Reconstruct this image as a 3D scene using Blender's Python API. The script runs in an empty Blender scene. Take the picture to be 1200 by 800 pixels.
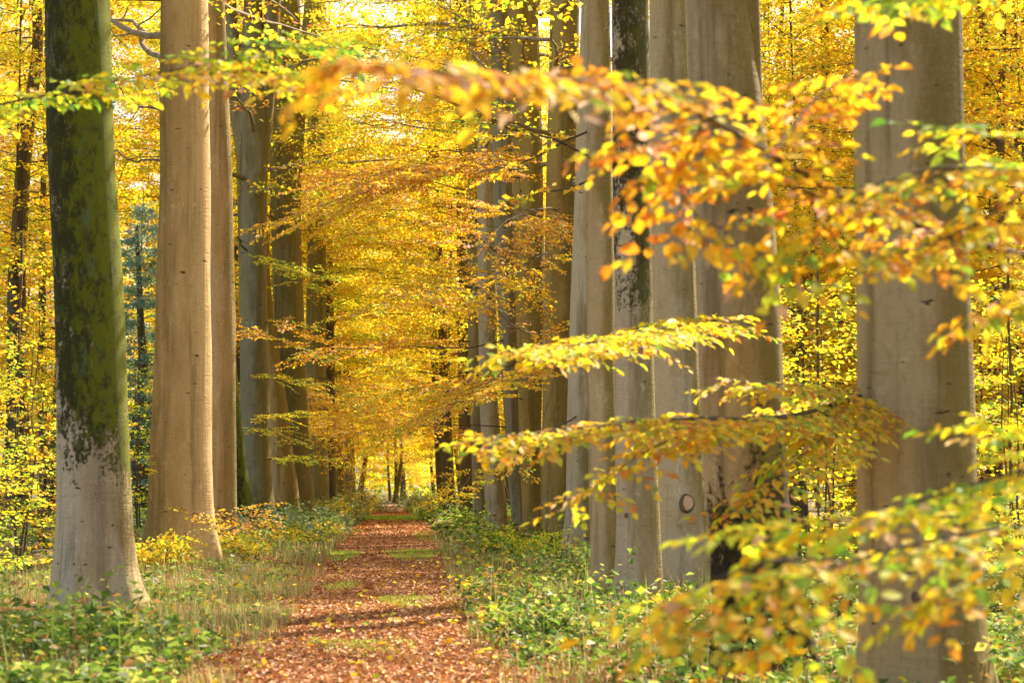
import bpy, math, random
import numpy as np
R = math.radians
sc = bpy.context.scene
C = sc.collection
rng = np.random.default_rng(11)

# ------------------------------------------------------------------ camera
F = 2400.0                      # focal length in photo pixels (photo is 1200 x 800)
PITCH = math.atan(165.0 / F)
CAMZ = 1.6
cp, sp = math.cos(PITCH), math.sin(PITCH)

def ray(px, py):
    a = (px - 600.0) / F; b = (400.0 - py) / F
    # camera axes: right (1,0,0), forward (0,cp,sp), up (0,-sp,cp)
    y = cp - b * sp; z = sp + b * cp
    return a / y, z / y          # x per metre of depth, z per metre of depth

def at(px, py, d):
    rx, rz = ray(px, py)
    return np.array([rx * d, d, CAMZ + rz * d])

PY = np.array([0., 16, 28, 45, 70, 104, 135, 200])
PX = np.array([-0.15, -1.12, -1.85, -2.72, -4.0, -6.1, -7.9, -11.8])
PW = np.array([1.25, 1.25, 1.3, 1.35, 1.25, 1.15, 0.7, 0.5])
def path_x(y): return np.interp(y, PY, PX)

def sm(t):
    t = np.clip(t, 0, 1); return t * t * (3 - 2 * t)

def gz(x, y):
    x = np.asarray(x, float); y = np.asarray(y, float)
    u = x - path_x(y)
    w = np.interp(y, PY, PW)
    left = 0.40 * sm((-u - w) / 2.0) * sm((y - 18) / 26.0)
    off = sm((np.abs(u) - w) / 1.2)
    n = 0.05 * np.sin(x * 0.9 + 1.3) * np.cos(y * 0.55) + 0.04 * np.sin(x * 0.31 + y * 0.23) + 0.015 * np.sin(x * 3.1) * np.sin(y * 2.3)
    return left + off * n + 0.03 * off

def base_depth(px, py):
    rx, rz = ray(px, py)
    d = -CAMZ / rz
    for _ in range(60):
        d = 0.5 * d + 0.5 * (float(gz(rx * d, d)) - CAMZ) / rz
    return d

# ------------------------------------------------------------------ materials
def new_mat(name):
    m = bpy.data.materials.new(name); m.use_nodes = True
    nt = m.node_tree; nt.nodes.clear()
    out = nt.nodes.new('ShaderNodeOutputMaterial')
    return m, nt, out

def N(nt, t, **kw):
    n = nt.nodes.new(t)
    for k, v in kw.items():
        if hasattr(n, k): setattr(n, k, v)
        else: n.inputs[k].default_value = v
    return n

def noise(nt, vec, scale, detail=4, rough=0.55, dist=0.0):
    n = N(nt, 'ShaderNodeTexNoise'); n.inputs['Scale'].default_value = scale
    n.inputs['Detail'].default_value = detail; n.inputs['Roughness'].default_value = rough
    n.inputs['Distortion'].default_value = dist
    if vec is not None: nt.links.new(vec, n.inputs['Vector'])
    return n.outputs['Fac']

def ramp(nt, fac, lo, hi, a=0.0, b=1.0):
    n = N(nt, 'ShaderNodeMapRange'); n.interpolation_type = 'SMOOTHSTEP'
    nt.links.new(fac, n.inputs['Value'])
    n.inputs['From Min'].default_value = lo; n.inputs['From Max'].default_value = hi
    n.inputs['To Min'].default_value = a; n.inputs['To Max'].default_value = b
    return n.outputs['Result']

def mixc(nt, fac, a, b, mode='MIX'):
    n = N(nt, 'ShaderNodeMix'); n.data_type = 'RGBA'; n.blend_type = mode
    if isinstance(fac, (int, float)): n.inputs[0].default_value = fac
    else: nt.links.new(fac, n.inputs[0])
    for v, i in ((a, 6), (b, 7)):
        if isinstance(v, tuple): n.inputs[i].default_value = (*v, 1)
        else: nt.links.new(v, n.inputs[i])
    return n.outputs[2]

def mth(nt, op, a, b=None):
    n = N(nt, 'ShaderNodeMath'); n.operation = op
    for v, i in ((a, 0), (b, 1)):
        if v is None: continue
        if isinstance(v, (int, float)): n.inputs[i].default_value = v
        else: nt.links.new(v, n.inputs[i])
    return n.outputs[0]

def mapping(nt, vec, sx, sy, sz, loc=(0, 0, 0)):
    n = N(nt, 'ShaderNodeMapping'); n.inputs['Scale'].default_value = (sx, sy, sz)
    n.inputs['Location'].default_value = loc
    nt.links.new(vec, n.inputs['Vector']); return n.outputs[0]

def leaf_material(name, trans=0.5, rough=0.6, gloss=0.03):
    m, nt, out = new_mat(name)
    at_ = N(nt, 'ShaderNodeAttribute'); at_.attribute_name = 'tint'
    oi = N(nt, 'ShaderNodeObjectInfo')
    hs = N(nt, 'ShaderNodeHueSaturation')
    nt.links.new(at_.outputs['Color'], hs.inputs['Color'])
    nt.links.new(ramp(nt, oi.outputs['Random'], 0, 1, 0.490, 0.512), hs.inputs['Hue'])
    nt.links.new(ramp(nt, oi.outputs['Random'], 0, 1, 0.90, 1.08), hs.inputs['Value'])
    d = N(nt, 'ShaderNodeBsdfDiffuse'); t = N(nt, 'ShaderNodeBsdfTranslucent'); g = N(nt, 'ShaderNodeBsdfGlossy')
    g.inputs['Roughness'].default_value = rough
    g.inputs['Color'].default_value = (1, 1, 1, 1)
    nt.links.new(hs.outputs[0], d.inputs['Color'])
    nt.links.new(hs.outputs[0], t.inputs['Color'])
    m1 = N(nt, 'ShaderNodeMixShader'); m1.inputs[0].default_value = trans
    nt.links.new(d.outputs[0], m1.inputs[1]); nt.links.new(t.outputs[0], m1.inputs[2])
    m2 = N(nt, 'ShaderNodeMixShader'); m2.inputs[0].default_value = gloss
    nt.links.new(m1.outputs[0], m2.inputs[1]); nt.links.new(g.outputs[0], m2.inputs[2])
    nt.links.new(m2.outputs[0], out.inputs[0])
    return m

M_LEAF = leaf_material('beech_leaf', 0.62)
M_LITTER = leaf_material('fallen_leaf', 0.12, 0.6, 0.03)
M_GREEN = leaf_material('herb_leaf', 0.45, 0.6, 0.02)

def bark(name, c1, c2, moss=0.0, moss_z=None, algae_shade=0.3, seed=0, mossc=(0.10, 0.14, 0.02), side=1.0, wr=1.0, dark=(0.050, 0.050, 0.014)):
    """smooth beech bark: two tones, horizontal wrinkles, rain streaks, algal veil, shading painted from flank to flank, moss patches"""
    m, nt, out = new_mat(name)
    tc = N(nt, 'ShaderNodeTexCoord').outputs['Object']
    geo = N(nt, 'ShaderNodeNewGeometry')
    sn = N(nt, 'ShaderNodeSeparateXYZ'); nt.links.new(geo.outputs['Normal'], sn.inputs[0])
    side_shading = mth(nt, 'MULTIPLY', sn.outputs['X'], side)  # painted shading: trunk flanks differ in tone by the way they face
    loc = (seed * 3.7, seed * 1.9, seed * 5.3)
    v0 = mapping(nt, tc, 1, 1, 0.3, loc)
    big = noise(nt, v0, 2.6, 6, 0.65)
    col = mixc(nt, ramp(nt, mth(nt, 'ADD', big, mth(nt, 'MULTIPLY', side_shading, 0.24)), 0.36, 0.66), c1, c2)
    # fine mottling
    mo = noise(nt, mapping(nt, tc, 1, 1, 0.5, loc), 24, 6, 0.75)
    col = mixc(nt, ramp(nt, mo, 0.48, 0.70, 0, 0.3), col, tuple(x * 0.62 for x in c2))
    # rain streaks
    vs = mapping(nt, tc, 4.2, 4.2, 0.22, loc)
    sn_ = noise(nt, vs, 1.0, 6, 0.65, 0.3)
    col = mixc(nt, ramp(nt, sn_, 0.48, 0.68, 0, 0.62), col, tuple(x * 0.45 for x in c2))
    # pale lichen blotches
    pl = ramp(nt, noise(nt, mapping(nt, tc, 1, 1, 0.6, loc), 6, 7, 0.75), 0.56, 0.68, 0, 0.5)
    col = mixc(nt, pl, col, tuple(min(1, x * 1.3 + 0.05) for x in c1))
    # wrinkles running round the trunk
    vw = mapping(nt, tc, 2.2, 2.2, 14, loc)
    wn = noise(nt, vw, 1.3, 3, 0.55, 1.6)
    wd = ramp(nt, wn, 0.63, 0.74, 0, 0.48 * wr)
    col = mixc(nt, wd, col, tuple(x * 0.40 for x in c2))
    vw2 = mapping(nt, tc, 3, 3, 60, loc)
    wn2 = noise(nt, vw2, 1.2, 3, 0.6, 0.4)
    col = mixc(nt, ramp(nt, wn2, 0.55, 0.70, 0, 0.10 * wr), col, tuple(x * 0.5 for x in c2))
    # algal veil, weighted to one flank as painted shade
    va = mapping(nt, tc, 1.3, 1.3, 0.40, (loc[1], loc[2], loc[0]))
    al = ramp(nt, mth(nt, 'ADD', noise(nt, va, 1.9, 7, 0.68), mth(nt, 'MULTIPLY', side_shading, 0.30)), 0.64 - 0.35 * algae_shade, 0.86 - 0.25 * algae_shade, 0, 0.9)
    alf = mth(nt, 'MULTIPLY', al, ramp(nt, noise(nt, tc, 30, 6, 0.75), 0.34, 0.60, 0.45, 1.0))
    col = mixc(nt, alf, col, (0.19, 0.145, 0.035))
    # dark scars
    fl = ramp(nt, noise(nt, mapping(nt, tc, 3.2, 3.2, 9, (loc[2], loc[0], loc[1])), 1.6, 3, 0.5), 0.69, 0.74, 0, 0.85)
    col = mixc(nt, fl, col, (0.045, 0.035, 0.02))
    mf = None
    if moss > 0:
        mn = noise(nt, mapping(nt, tc, 1, 1, 0.40, loc), 4.2, 10, 0.80)
        f = mth(nt, 'ADD', mn, mth(nt, 'MULTIPLY', side_shading, 0.05))
        f = mth(nt, 'ADD', f, ramp(nt, noise(nt, tc, 20, 7, 0.8), 0.3, 0.7, -0.10, 0.10))
        if moss_z is not None:
            sx = N(nt, 'ShaderNodeSeparateXYZ'); nt.links.new(tc, sx.inputs[0])
            zf = ramp(nt, mth(nt, 'ADD', sx.outputs['Z'], mth(nt, 'MULTIPLY', big, 2.6)), moss_z[0] + 1.3, moss_z[1] + 1.3, *((-0.26, 0.07) if len(moss_z) == 2 else (0.07, -0.34)))
            f = mth(nt, 'ADD', f, zf)
        mf = ramp(nt, f, 0.58 - 0.22 * moss, 0.64 - 0.20 * moss)
        mc = mixc(nt, ramp(nt, mth(nt, 'ADD', noise(nt, mapping(nt, tc, 1, 1, 0.5, loc), 9, 7, 0.75), mth(nt, 'MULTIPLY', side_shading, -0.12)), 0.40, 0.58), mossc, dark)
        mc = mixc(nt, ramp(nt, noise(nt, mapping(nt, tc, 1, 1, 0.3, loc), 5.1, 6, 0.7), 0.58, 0.66, 0, 0.8), mc, (0.20, 0.25, 0.13))
        mc = mixc(nt, ramp(nt, noise(nt, tc, 38, 5, 0.8), 0.56, 0.66, 0, 0.7), mc, (0.24, 0.20, 0.12))
        col = mixc(nt, mf, col, mc)
    p = N(nt, 'ShaderNodeBsdfPrincipled')
    nt.links.new(col, p.inputs['Base Color'])
    p.inputs['Roughness'].default_value = 0.85
    p.inputs['Specular IOR Level'].default_value = 0.2
    h = mth(nt, 'ADD', mth(nt, 'MULTIPLY', wn, -0.35), mth(nt, 'MULTIPLY', sn_, 1.3))
    h = mth(nt, 'ADD', h, mth(nt, 'MULTIPLY', mo, 0.25))
    h = mth(nt, 'ADD', h, mth(nt, 'MULTIPLY', fl, -0.6))
    if mf is not None: h = mth(nt, 'ADD', h, mth(nt, 'MULTIPLY', mth(nt, 'MULTIPLY', mf, noise(nt, tc, 40, 6, 0.8)), 3.0))
    b = N(nt, 'ShaderNodeBump'); b.inputs['Strength'].default_value = 0.8; b.inputs['Distance'].default_value = 0.05
    nt.links.new(h, b.inputs['Height']); nt.links.new(b.outputs[0], p.inputs['Normal'])
    nt.links.new(p.outputs[0], out.inputs[0])
    return m

DRK1, DRK2 = (0.13, 0.105, 0.07), (0.07, 0.055, 0.035)
B = {
 'pale_moss': bark('bark_pale_below_mossy_above', (0.60, 0.49, 0.34), (0.43, 0.32, 0.19), 0.86, (0.6, 3.6), 0.05, 1, (0.24, 0.26, 0.014), wr=0.6, dark=(0.08, 0.08, 0.02)),
 'tan': bark('bark_tan', (0.60, 0.40, 0.18), (0.47, 0.285, 0.11), 0.0, None, 0.12, 2, side=-1.0, wr=0.7),
 'tan2': bark('bark_tan_warm', (0.52, 0.37, 0.20), (0.40, 0.255, 0.105), 0.0, None, 0.25, 3, wr=0.7),
 'grey': bark('bark_grey', (0.55, 0.485, 0.37), (0.37, 0.285, 0.155), 0.0, None, 0.38, 4, wr=0.6),
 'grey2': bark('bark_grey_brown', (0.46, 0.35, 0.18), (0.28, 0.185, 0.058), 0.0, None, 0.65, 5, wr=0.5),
 'dark_foot': bark('bark_brown_dark_foot', (0.47, 0.37, 0.21), (0.26, 0.175, 0.065), 0.85, (1.0, 2.6, 'down'), 0.75, 25, (0.105, 0.085, 0.03), wr=0.4, dark=(0.05, 0.042, 0.02)),  # brown bark, much darker towards the foot
 'grey3': bark('bark_pale_grey_brown', (0.52, 0.41, 0.25), (0.35, 0.245, 0.10), 0.0, None, 0.60, 15, wr=0.6),
 'greymoss': bark('bark_grey_green_flank', (0.53, 0.45, 0.33), (0.36, 0.28, 0.155), 0.42, (1.6, 5.6), 0.30, 6, (0.17, 0.15, 0.03), dark=(0.10, 0.085, 0.03)),
 'olive': bark('bark_olive', (0.31, 0.29, 0.15), (0.20, 0.185, 0.08), 0.0, None, 0.42, 7, wr=0.6),
 'olive2': bark('bark_olive_grey', (0.33, 0.31, 0.22), (0.21, 0.18, 0.09), 0.0, None, 0.36, 8, wr=0.6),
 'brown': bark('bark_brown_algae', (0.42, 0.31, 0.10), (0.27, 0.19, 0.05), 0.0, None, 0.4, 9, wr=0.6),
 'dark': bark('bark_dark', (0.15, 0.12, 0.07), (0.08, 0.06, 0.035), 0.0, None, 0.3, 10),
 'mossy': bark('bark_mossy', (0.18, 0.14, 0.07), (0.09, 0.07, 0.035), 0.9, None, 0.4, 11, (0.20, 0.22, 0.02)),
 'twig': bark('bark_twig', (0.16, 0.11, 0.075), (0.09, 0.06, 0.04), 0.0, None, 0.05, 12),
 'palelimb': bark('bark_pale_limb', (0.38, 0.31, 0.21), (0.26, 0.20, 0.13), 0.0, None, 0.15, 13),
}

def ground_mat():
    m, nt, out = new_mat('forest_floor')
    tc = N(nt, 'ShaderNodeTexCoord').outputs['Object']
    c = mixc(nt, ramp(nt, noise(nt, tc, 0.8, 6, 0.65), 0.35, 0.65), (0.10, 0.075, 0.035), (0.09, 0.11, 0.03))
    c = mixc(nt, ramp(nt, noise(nt, tc, 9, 6, 0.7), 0.45, 0.62), c, (0.26, 0.14, 0.05))
    c = mixc(nt, ramp(nt, noise(nt, tc, 22, 4, 0.7), 0.58, 0.68), c, (0.34, 0.25, 0.10))
    p = N(nt, 'ShaderNodeBsdfPrincipled'); nt.links.new(c, p.inputs['Base Color']); p.inputs['Roughness'].default_value = 0.95
    b = N(nt, 'ShaderNodeBump'); b.inputs['Strength'].default_value = 0.8; b.inputs['Distance'].default_value = 0.06
    nt.links.new(noise(nt, tc, 14, 6, 0.7), b.inputs['Height']); nt.links.new(b.outputs[0], p.inputs['Normal'])
    nt.links.new(p.outputs[0], out.inputs[0]); return m

def path_mat():
    m, nt, out = new_mat('leaf_strewn_path')
    tc = N(nt, 'ShaderNodeTexCoord').outputs['Object']
    def vor(scale, off):
        v = N(nt, 'ShaderNodeTexVoronoi'); v.inputs['Scale'].default_value = scale
        nt.links.new(mapping(nt, tc, 1, 1, 1, off), v.inputs['Vector']); return v
    v1 = vor(15, (0, 0, 0))
    sep = N(nt, 'ShaderNodeSeparateColor'); nt.links.new(v1.outputs['Color'], sep.inputs[0])
    cr = N(nt, 'ShaderNodeValToRGB'); e = cr.color_ramp; e.interpolation = 'LINEAR'
    e.elements[0].position = 0; e.elements[0].color = (0.16, 0.05, 0.02, 1)
    e.elements[1].position = 1; e.elements[1].color = (0.55, 0.34, 0.20, 1)
    for p_, c_ in ((0.3, (0.30, 0.10, 0.035, 1)), (0.6, (0.42, 0.16, 0.06, 1)), (0.85, (0.50, 0.24, 0.10, 1))):
        x = e.elements.new(p_); x.color = c_
    nt.links.new(sep.outputs[0], cr.inputs[0])
    col = mixc(nt, ramp(nt, v1.outputs['Distance'], 0.35, 0.75, 0, 0.7), cr.outputs[0], (0.06, 0.025, 0.012))
    col = mixc(nt, ramp(nt, noise(nt, tc, 0.9, 5, 0.6), 0.55, 0.75, 0, 0.5), col, (0.10, 0.055, 0.03))
    p = N(nt, 'ShaderNodeBsdfPrincipled'); nt.links.new(col, p.inputs['Base Color']); p.inputs['Roughness'].default_value = 0.75
    b = N(nt, 'ShaderNodeBump'); b.inputs['Strength'].default_value = 1.0; b.inputs['Distance'].default_value = 0.05
    nt.links.new(sep.outputs[1], b.inputs['Height']); nt.links.new(b.outputs[0], p.inputs['Normal'])
    nt.links.new(p.outputs[0], out.inputs[0]); return m

def plain(name, c, r=0.8):
    m, nt, out = new_mat(name)
    tc = N(nt, 'ShaderNodeTexCoord').outputs['Object']
    col = mixc(nt, noise(nt, tc, 30, 5, 0.7), tuple(x * 0.7 for x in c), tuple(min(1, x * 1.25) for x in c))
    p = N(nt, 'ShaderNodeBsdfPrincipled'); nt.links.new(col, p.inputs['Base Color']); p.inputs['Roughness'].default_value = r
    nt.links.new(p.outputs[0], out.inputs[0]); return m
M_SCARWOOD = plain('cut_wood', (0.62, 0.42, 0.27))
M_SCAR = plain('scar_bark', (0.14, 0.095, 0.06))

# ------------------------------------------------------------------ mesh accumulation (triangles)
class Acc:
    def __init__(s): s.v = []; s.t = []; s.c = []; s.n = 0
    def add(s, v, t, c=None):
        v = np.asarray(v, np.float32).reshape(-1, 3); t = np.asarray(t, np.int32).reshape(-1, 3)
        s.v.append(v); s.t.append(t + s.n); s.n += len(v)
        if c is not None: s.c.append(np.asarray(c, np.float32).reshape(-1, 3))
    def mesh(s, name, mat, smooth=False, offset=None):
        v = np.concatenate(s.v); t = np.concatenate(s.t)
        if offset is not None: v = v - np.asarray(offset, np.float32)
        me = bpy.data.meshes.new(name)
        me.vertices.add(len(v)); me.vertices.foreach_set('co', v.astype(np.float32).ravel())
        me.loops.add(len(t) * 3); me.loops.foreach_set('vertex_index', t.ravel().astype(np.int32))
        me.polygons.add(len(t)); me.polygons.foreach_set('loop_start', np.arange(0, len(t) * 3, 3, dtype=np.int32))
        me.polygons.foreach_set('use_smooth', np.full(len(t), smooth))
        if s.c:
            c = np.concatenate(s.c); c4 = np.ones((len(c), 4), np.float32); c4[:, :3] = c
            a = me.color_attributes.new('tint', 'FLOAT_COLOR', 'POINT'); a.data.foreach_set('color', c4.ravel())
        me.materials.append(mat); me.update(); me.validate()
        return me

def link(name, me, parent=None, loc=None):
    o = bpy.data.objects.new(name, me); C.objects.link(o)
    if parent is not None: o.parent = parent
    if loc is not None: o.location = loc
    return o

def tag(o, label=None, cat=None, group=None, kind=None):
    if label: o['label'] = label
    if cat: o['category'] = cat
    if group: o['group'] = group
    if kind: o['kind'] = kind
    return o

def unit(v):
    v = np.asarray(v, float); n = np.linalg.norm(v, axis=-1, keepdims=True); return v / np.maximum(n, 1e-9)

def tube(acc, pts, rad, k=6):
    pts = np.asarray(pts, float); n = len(pts)
    T = np.gradient(pts, axis=0); T = unit(T)
    ref = np.array([0, 0, 1.]) if abs(T[0, 2]) < 0.9 else np.array([1., 0, 0])
    A = unit(np.cross(T, ref)); Bn = np.cross(T, A)
    th = np.arange(k) * 2 * math.pi / k
    rad = np.asarray(rad, float).reshape(-1, 1, 1)
    ring = pts[:, None, :] + rad * (np.cos(th)[None, :, None] * A[:, None, :] + np.sin(th)[None, :, None] * Bn[:, None, :])
    i = np.arange(n - 1)[:, None] * k; j = np.arange(k)[None, :]; j2 = (j + 1) % k
    a = (i + j).ravel(); b = (i + j2).ravel(); c = (i + k + j).ravel(); d = (i + k + j2).ravel()
    acc.add(ring.reshape(-1, 3), np.concatenate([np.stack([a, b, d], 1), np.stack([a, d, c], 1)]))

# leaf templates: (along, side, up)
LO_V = np.array([[0, 0, 0], [0.5, 0.36, 0.10], [1, 0, -0.05], [0.5, -0.36, 0.10]])
LO_T = np.array([[0, 2, 1], [0, 3, 2]])
HI_V = np.array([[0, 0, 0], [0.30, 0, -0.02], [0.65, 0, -0.04], [1.0, 0, -0.14],
                 [0.18, 0.20, 0.05], [0.48, 0.33, 0.07], [0.80, 0.20, 0.00],
                 [0.18, -0.20, 0.05], [0.48, -0.33, 0.07], [0.80, -0.20, 0.00]])
HI_T = np.array([[0, 1, 4], [1, 5, 4], [1, 2, 5], [2, 6, 5], [2, 3, 6],
                 [0, 7, 1], [1, 7, 8], [1, 8, 2], [2, 8, 9], [2, 9, 3]])

def leaves(acc, P, D, Nn, S, Col, hi=False, jit=0.12):
    V, T = (HI_V, HI_T) if hi else (LO_V, LO_T)
    P = np.asarray(P); n = len(P)
    if n == 0: return
    D = unit(D); W = unit(np.cross(Nn, D)); Nn = np.cross(D, W)
    S = np.asarray(S).reshape(-1, 1, 1)
    wid = rng.uniform(0.85, 1.15, (n, 1, 1)); cur = rng.uniform(0.2, 2.2, (n, 1, 1))
    v = P[:, None] + S * (V[None, :, 0:1] * D[:, None] + V[None, :, 1:2] * wid * W[:, None] + V[None, :, 2:3] * cur * Nn[:, None])
    t = T[None] + (np.arange(n) * len(V))[:, None, None]
    c = np.repeat(Col[:, None], len(V), 1)
    if hi:
        c = c * (1 + 0.10 * (rng.random((n, len(V), 1)) - 0.5)); c[:, 1:3] *= 1.06; c[:, 0] *= 0.8
        br = rng.random(n) < 0.22; e_ = np.array([3, 6, 9]) if n % 2 else np.array([3, 5, 6])
        c[np.ix_(np.where(br)[0], e_)] *= np.array([0.72, 0.48, 0.6])
        gr = rng.random(n) < 0.15; c[np.ix_(np.where(gr)[0], [0, 1, 4, 7])] *= np.array([0.75, 1.0, 1.0])
    acc.add(v.reshape(-1, 3), t.reshape(-1, 3), np.clip(c, 0.005, 0.95).reshape(-1, 3))

GREEN = (0.30, 0.47, 0.03); LIME = (0.66, 0.71, 0.04); YEL = (0.94, 0.71, 0.025); GOLD = (0.94, 0.55, 0.015)
ORG = (0.91, 0.42, 0.025); RUST = (0.60, 0.25, 0.05); PINK = (0.82, 0.56, 0.32)
PAL = {
 'yellow': ([GREEN, LIME, YEL, GOLD, ORG, RUST], [0.02, 0.18, 0.52, 0.22, 0.05, 0.01]),
 'gold':   ([GREEN, LIME, YEL, GOLD, ORG, RUST, PINK], [0.01, 0.06, 0.36, 0.36, 0.15, 0.02, 0.04]),
 'orange': ([LIME, YEL, GOLD, ORG, RUST, PINK], [0.01, 0.16, 0.38, 0.33, 0.04, 0.08]),
 'lime':   ([GREEN, LIME, YEL, GOLD, ORG], [0.22, 0.40, 0.30, 0.06, 0.02]),
 'green':  ([(0.10, 0.20, 0.03), GREEN, LIME, YEL], [0.35, 0.42, 0.18, 0.05]),
 'mix':    ([GREEN, LIME, YEL, GOLD, ORG, RUST, PINK], [0.08, 0.27, 0.38, 0.18, 0.05, 0.015, 0.025]),
 'fore':   ([GREEN, LIME, YEL, GOLD, PINK], [0.12, 0.34, 0.42, 0.08, 0.04]),
 'dead':   ([RUST, (0.36, 0.17, 0.09), (0.5, 0.27, 0.16)], [0.4, 0.4, 0.2]),
 'conifer': ([(0.26, 0.42, 0.27), (0.36, 0.52, 0.38), (0.50, 0.62, 0.48)], [0.4, 0.4, 0.2]),
 'herb':   ([(0.08, 0.15, 0.018), (0.16, 0.27, 0.03), (0.30, 0.40, 0.06), (0.55, 0.52, 0.10), (0.48, 0.26, 0.08), (0.5, 0.5, 0.36)], [0.30, 0.28, 0.20, 0.10, 0.08, 0.04]),
 'blue':   ([(0.13, 0.20, 0.05), (0.22, 0.30, 0.08), (0.34, 0.42, 0.24), (0.55, 0.52, 0.18)], [0.3, 0.35, 0.25, 0.1]),
 'straw':  ([(0.58, 0.46, 0.22), (0.42, 0.30, 0.12), (0.24, 0.34, 0.06), (0.5, 0.25, 0.1)], [0.25, 0.2, 0.42, 0.13]),
 'litter': ([(0.28, 0.115, 0.04), (0.48, 0.20, 0.065), (0.62, 0.30, 0.10), (0.70, 0.45, 0.26), (0.62, 0.30, 0.05), (0.75, 0.52, 0.08)], [0.19, 0.31, 0.27, 0.14, 0.06, 0.03]),
}
PAL = {k: (np.array(a), np.array(p) / sum(p)) for k, (a, p) in PAL.items()}
def cols(pal, n, center=None, spread=1.0):
    a, p = PAL[pal]
    if center is not None:   # neighbouring leaves of one twig share a turn of colour
        idx = np.clip(np.round(center + rng.normal(0, spread, n)), 0, len(a) - 1).astype(int)
        mixm = rng.random(n) < 0.55
        idx = np.where(mixm, idx, rng.choice(len(a), n, p=p))
    else: idx = rng.choice(len(a), n, p=p)
    c = a[idx] * rng.uniform(0.82, 1.12, (n, 1)) * (1 + rng.normal(0, 0.05, (n, 3)))
    return np.clip(c, 0.005, 0.95)

def curve(p0, p1, sag, n, wob=0.03):
    p0 = np.asarray(p0, float); p1 = np.asarray(p1, float)
    t = np.linspace(0, 1, n)[:, None]; L = np.linalg.norm(p1 - p0)
    pts = p0 + (p1 - p0) * t; pts[:, 2] += sag * L * 4 * (t * (1 - t))[:, 0]
    w = np.cumsum(rng.normal(0, wob * L / math.sqrt(n), (n, 3)), axis=0); w -= t * w[-1]
    return pts + w

def twig_leaves(acc, pts, up, spacing, size, pal, hi, tilt=0.35, t0=0.05, pet=0.0, droop=0.15):
    pts = np.asarray(pts); seg = np.linalg.norm(np.diff(pts, axis=0), axis=1); L = seg.sum()
    n = max(2, int(L * (1 - t0) / spacing)) + 1
    s = np.linspace(t0, 1, n) * L; cum = np.concatenate([[0], np.cumsum(seg)])
    P = np.stack([np.interp(s, cum, pts[:, k]) for k in range(3)], 1)
    T = unit(np.gradient(P, axis=0)) if n > 1 else unit(pts[-1:] - pts[:1])
    W = unit(np.cross(up, T)); U = np.cross(T, W)
    side = np.where(np.arange(n) % 2 == 0, 1, -1)[:, None]
    ang = rng.uniform(0.6, 1.15, (n, 1)); ang[-1] = 0.1
    D = np.cos(ang) * T + side * np.sin(ang) * W + rng.normal(0, 0.18, (n, 3)) - droop * np.array([0, 0, 1.])
    Nn = U + rng.normal(0, tilt, (n, 3))
    S = size * rng.uniform(0.65, 1.2, n)
    k = PAL[pal][1]; cen = rng.choice(len(k), p=k)
    leaves(acc, P, D, Nn, S, cols(pal, n, cen, 0.7), hi)

def spray(wood, fol, p0, p1, sag=0.04, r0=0.02, width=0.4, step=0.30, tstep=0.16, lsp=0.05, size=0.07,
          pal='yellow', hi=False, t0=0.15, tilt=0.35, twigwood=True, sub=True, flat=0.12, npts=9, dens_end=1.0, droop=0.15, roll=0.0):
    """a limb with alternate side branches lying in one plane, each with leafy twigs"""
    pts = curve(p0, p1, sag, npts); L = np.linalg.norm(np.asarray(p1) - np.asarray(p0))
    if wood is not None: tube(wood, pts, np.linspace(r0, r0 * 0.22, npts), 6 if r0 > 0.012 else 5)
    nb = max(3, int(L * (1 - t0) / step))
    T = unit(np.gradient(pts, axis=0)); zz = np.array([0, 0, 1.])
    for i in range(nb):
        t = t0 + (1 - t0) * (i + rng.uniform(0.1, 0.9)) / nb
        f = t * (npts - 1); a = int(min(f, npts - 2)); fr = f - a
        p = pts[a] * (1 - fr) + pts[a + 1] * fr; Tt = unit(T[a] * (1 - fr) + T[a + 1] * fr)
        W = unit(np.cross(zz, Tt)); U = np.cross(Tt, W)
        W = W * math.cos(roll) + U * math.sin(roll)
        s = 1 if i % 2 == 0 else -1
        an = rng.uniform(0.65, 1.15)
        ln = L * width * (1.05 - 0.75 * abs(t - 0.25)) * rng.uniform(0.6, 1.15)
        ln = max(ln, 0.25)
        d = unit(math.cos(an) * Tt + s * math.sin(an) * W + U * rng.normal(0.02, flat))
        e = p + d * ln; e[2] -= 0.06 * ln
        bp = curve(p, e, 0.03, 5)
        if twigwood and wood is not None: tube(wood, bp, np.linspace(r0 * 0.4, r0 * 0.12, 5), 4 if hi else 3)
        twig_leaves(fol, bp, U, lsp, size, pal, hi, tilt, 0.2, droop=droop)
        if sub:
            nt_ = max(2, int(ln / tstep)); bt = unit(np.gradient(bp, axis=0))
            for j in range(nt_):
                tt = 0.15 + 0.85 * (j + rng.uniform(0.2, 0.8)) / nt_
                ff = tt * 4; b0 = int(min(ff, 3)); fr2 = ff - b0
                q = bp[b0] * (1 - fr2) + bp[b0 + 1] * fr2; bt0 = bt[b0]
                W2 = unit(np.cross(U, bt0)); s2 = 1 if j % 2 == 0 else -1
                l2 = max(0.12, ln * 0.42 * (1.1 - tt) * rng.uniform(0.6, 1.3))
                a2 = rng.uniform(0.6, 1.0)
                d2 = unit(math.cos(a2) * bt0 + s2 * math.sin(a2) * W2 + U * rng.normal(0, flat))
                e2 = q + d2 * l2; e2[2] -= 0.08 * l2
                tp = np.stack([q, (q + e2) / 2 + rng.normal(0, 0.01, 3), e2])
                if twigwood and hi and wood is not None: tube(wood, tp, [r0 * 0.14, r0 * 0.1, r0 * 0.06], 3)
                twig_leaves(fol, tp, U, lsp, size, pal, hi, tilt, 0.1, droop=droop)
    twig_leaves(fol, pts[-3:], zz, lsp, size, pal, hi, tilt, 0.0, droop=droop)
    return pts

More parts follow.
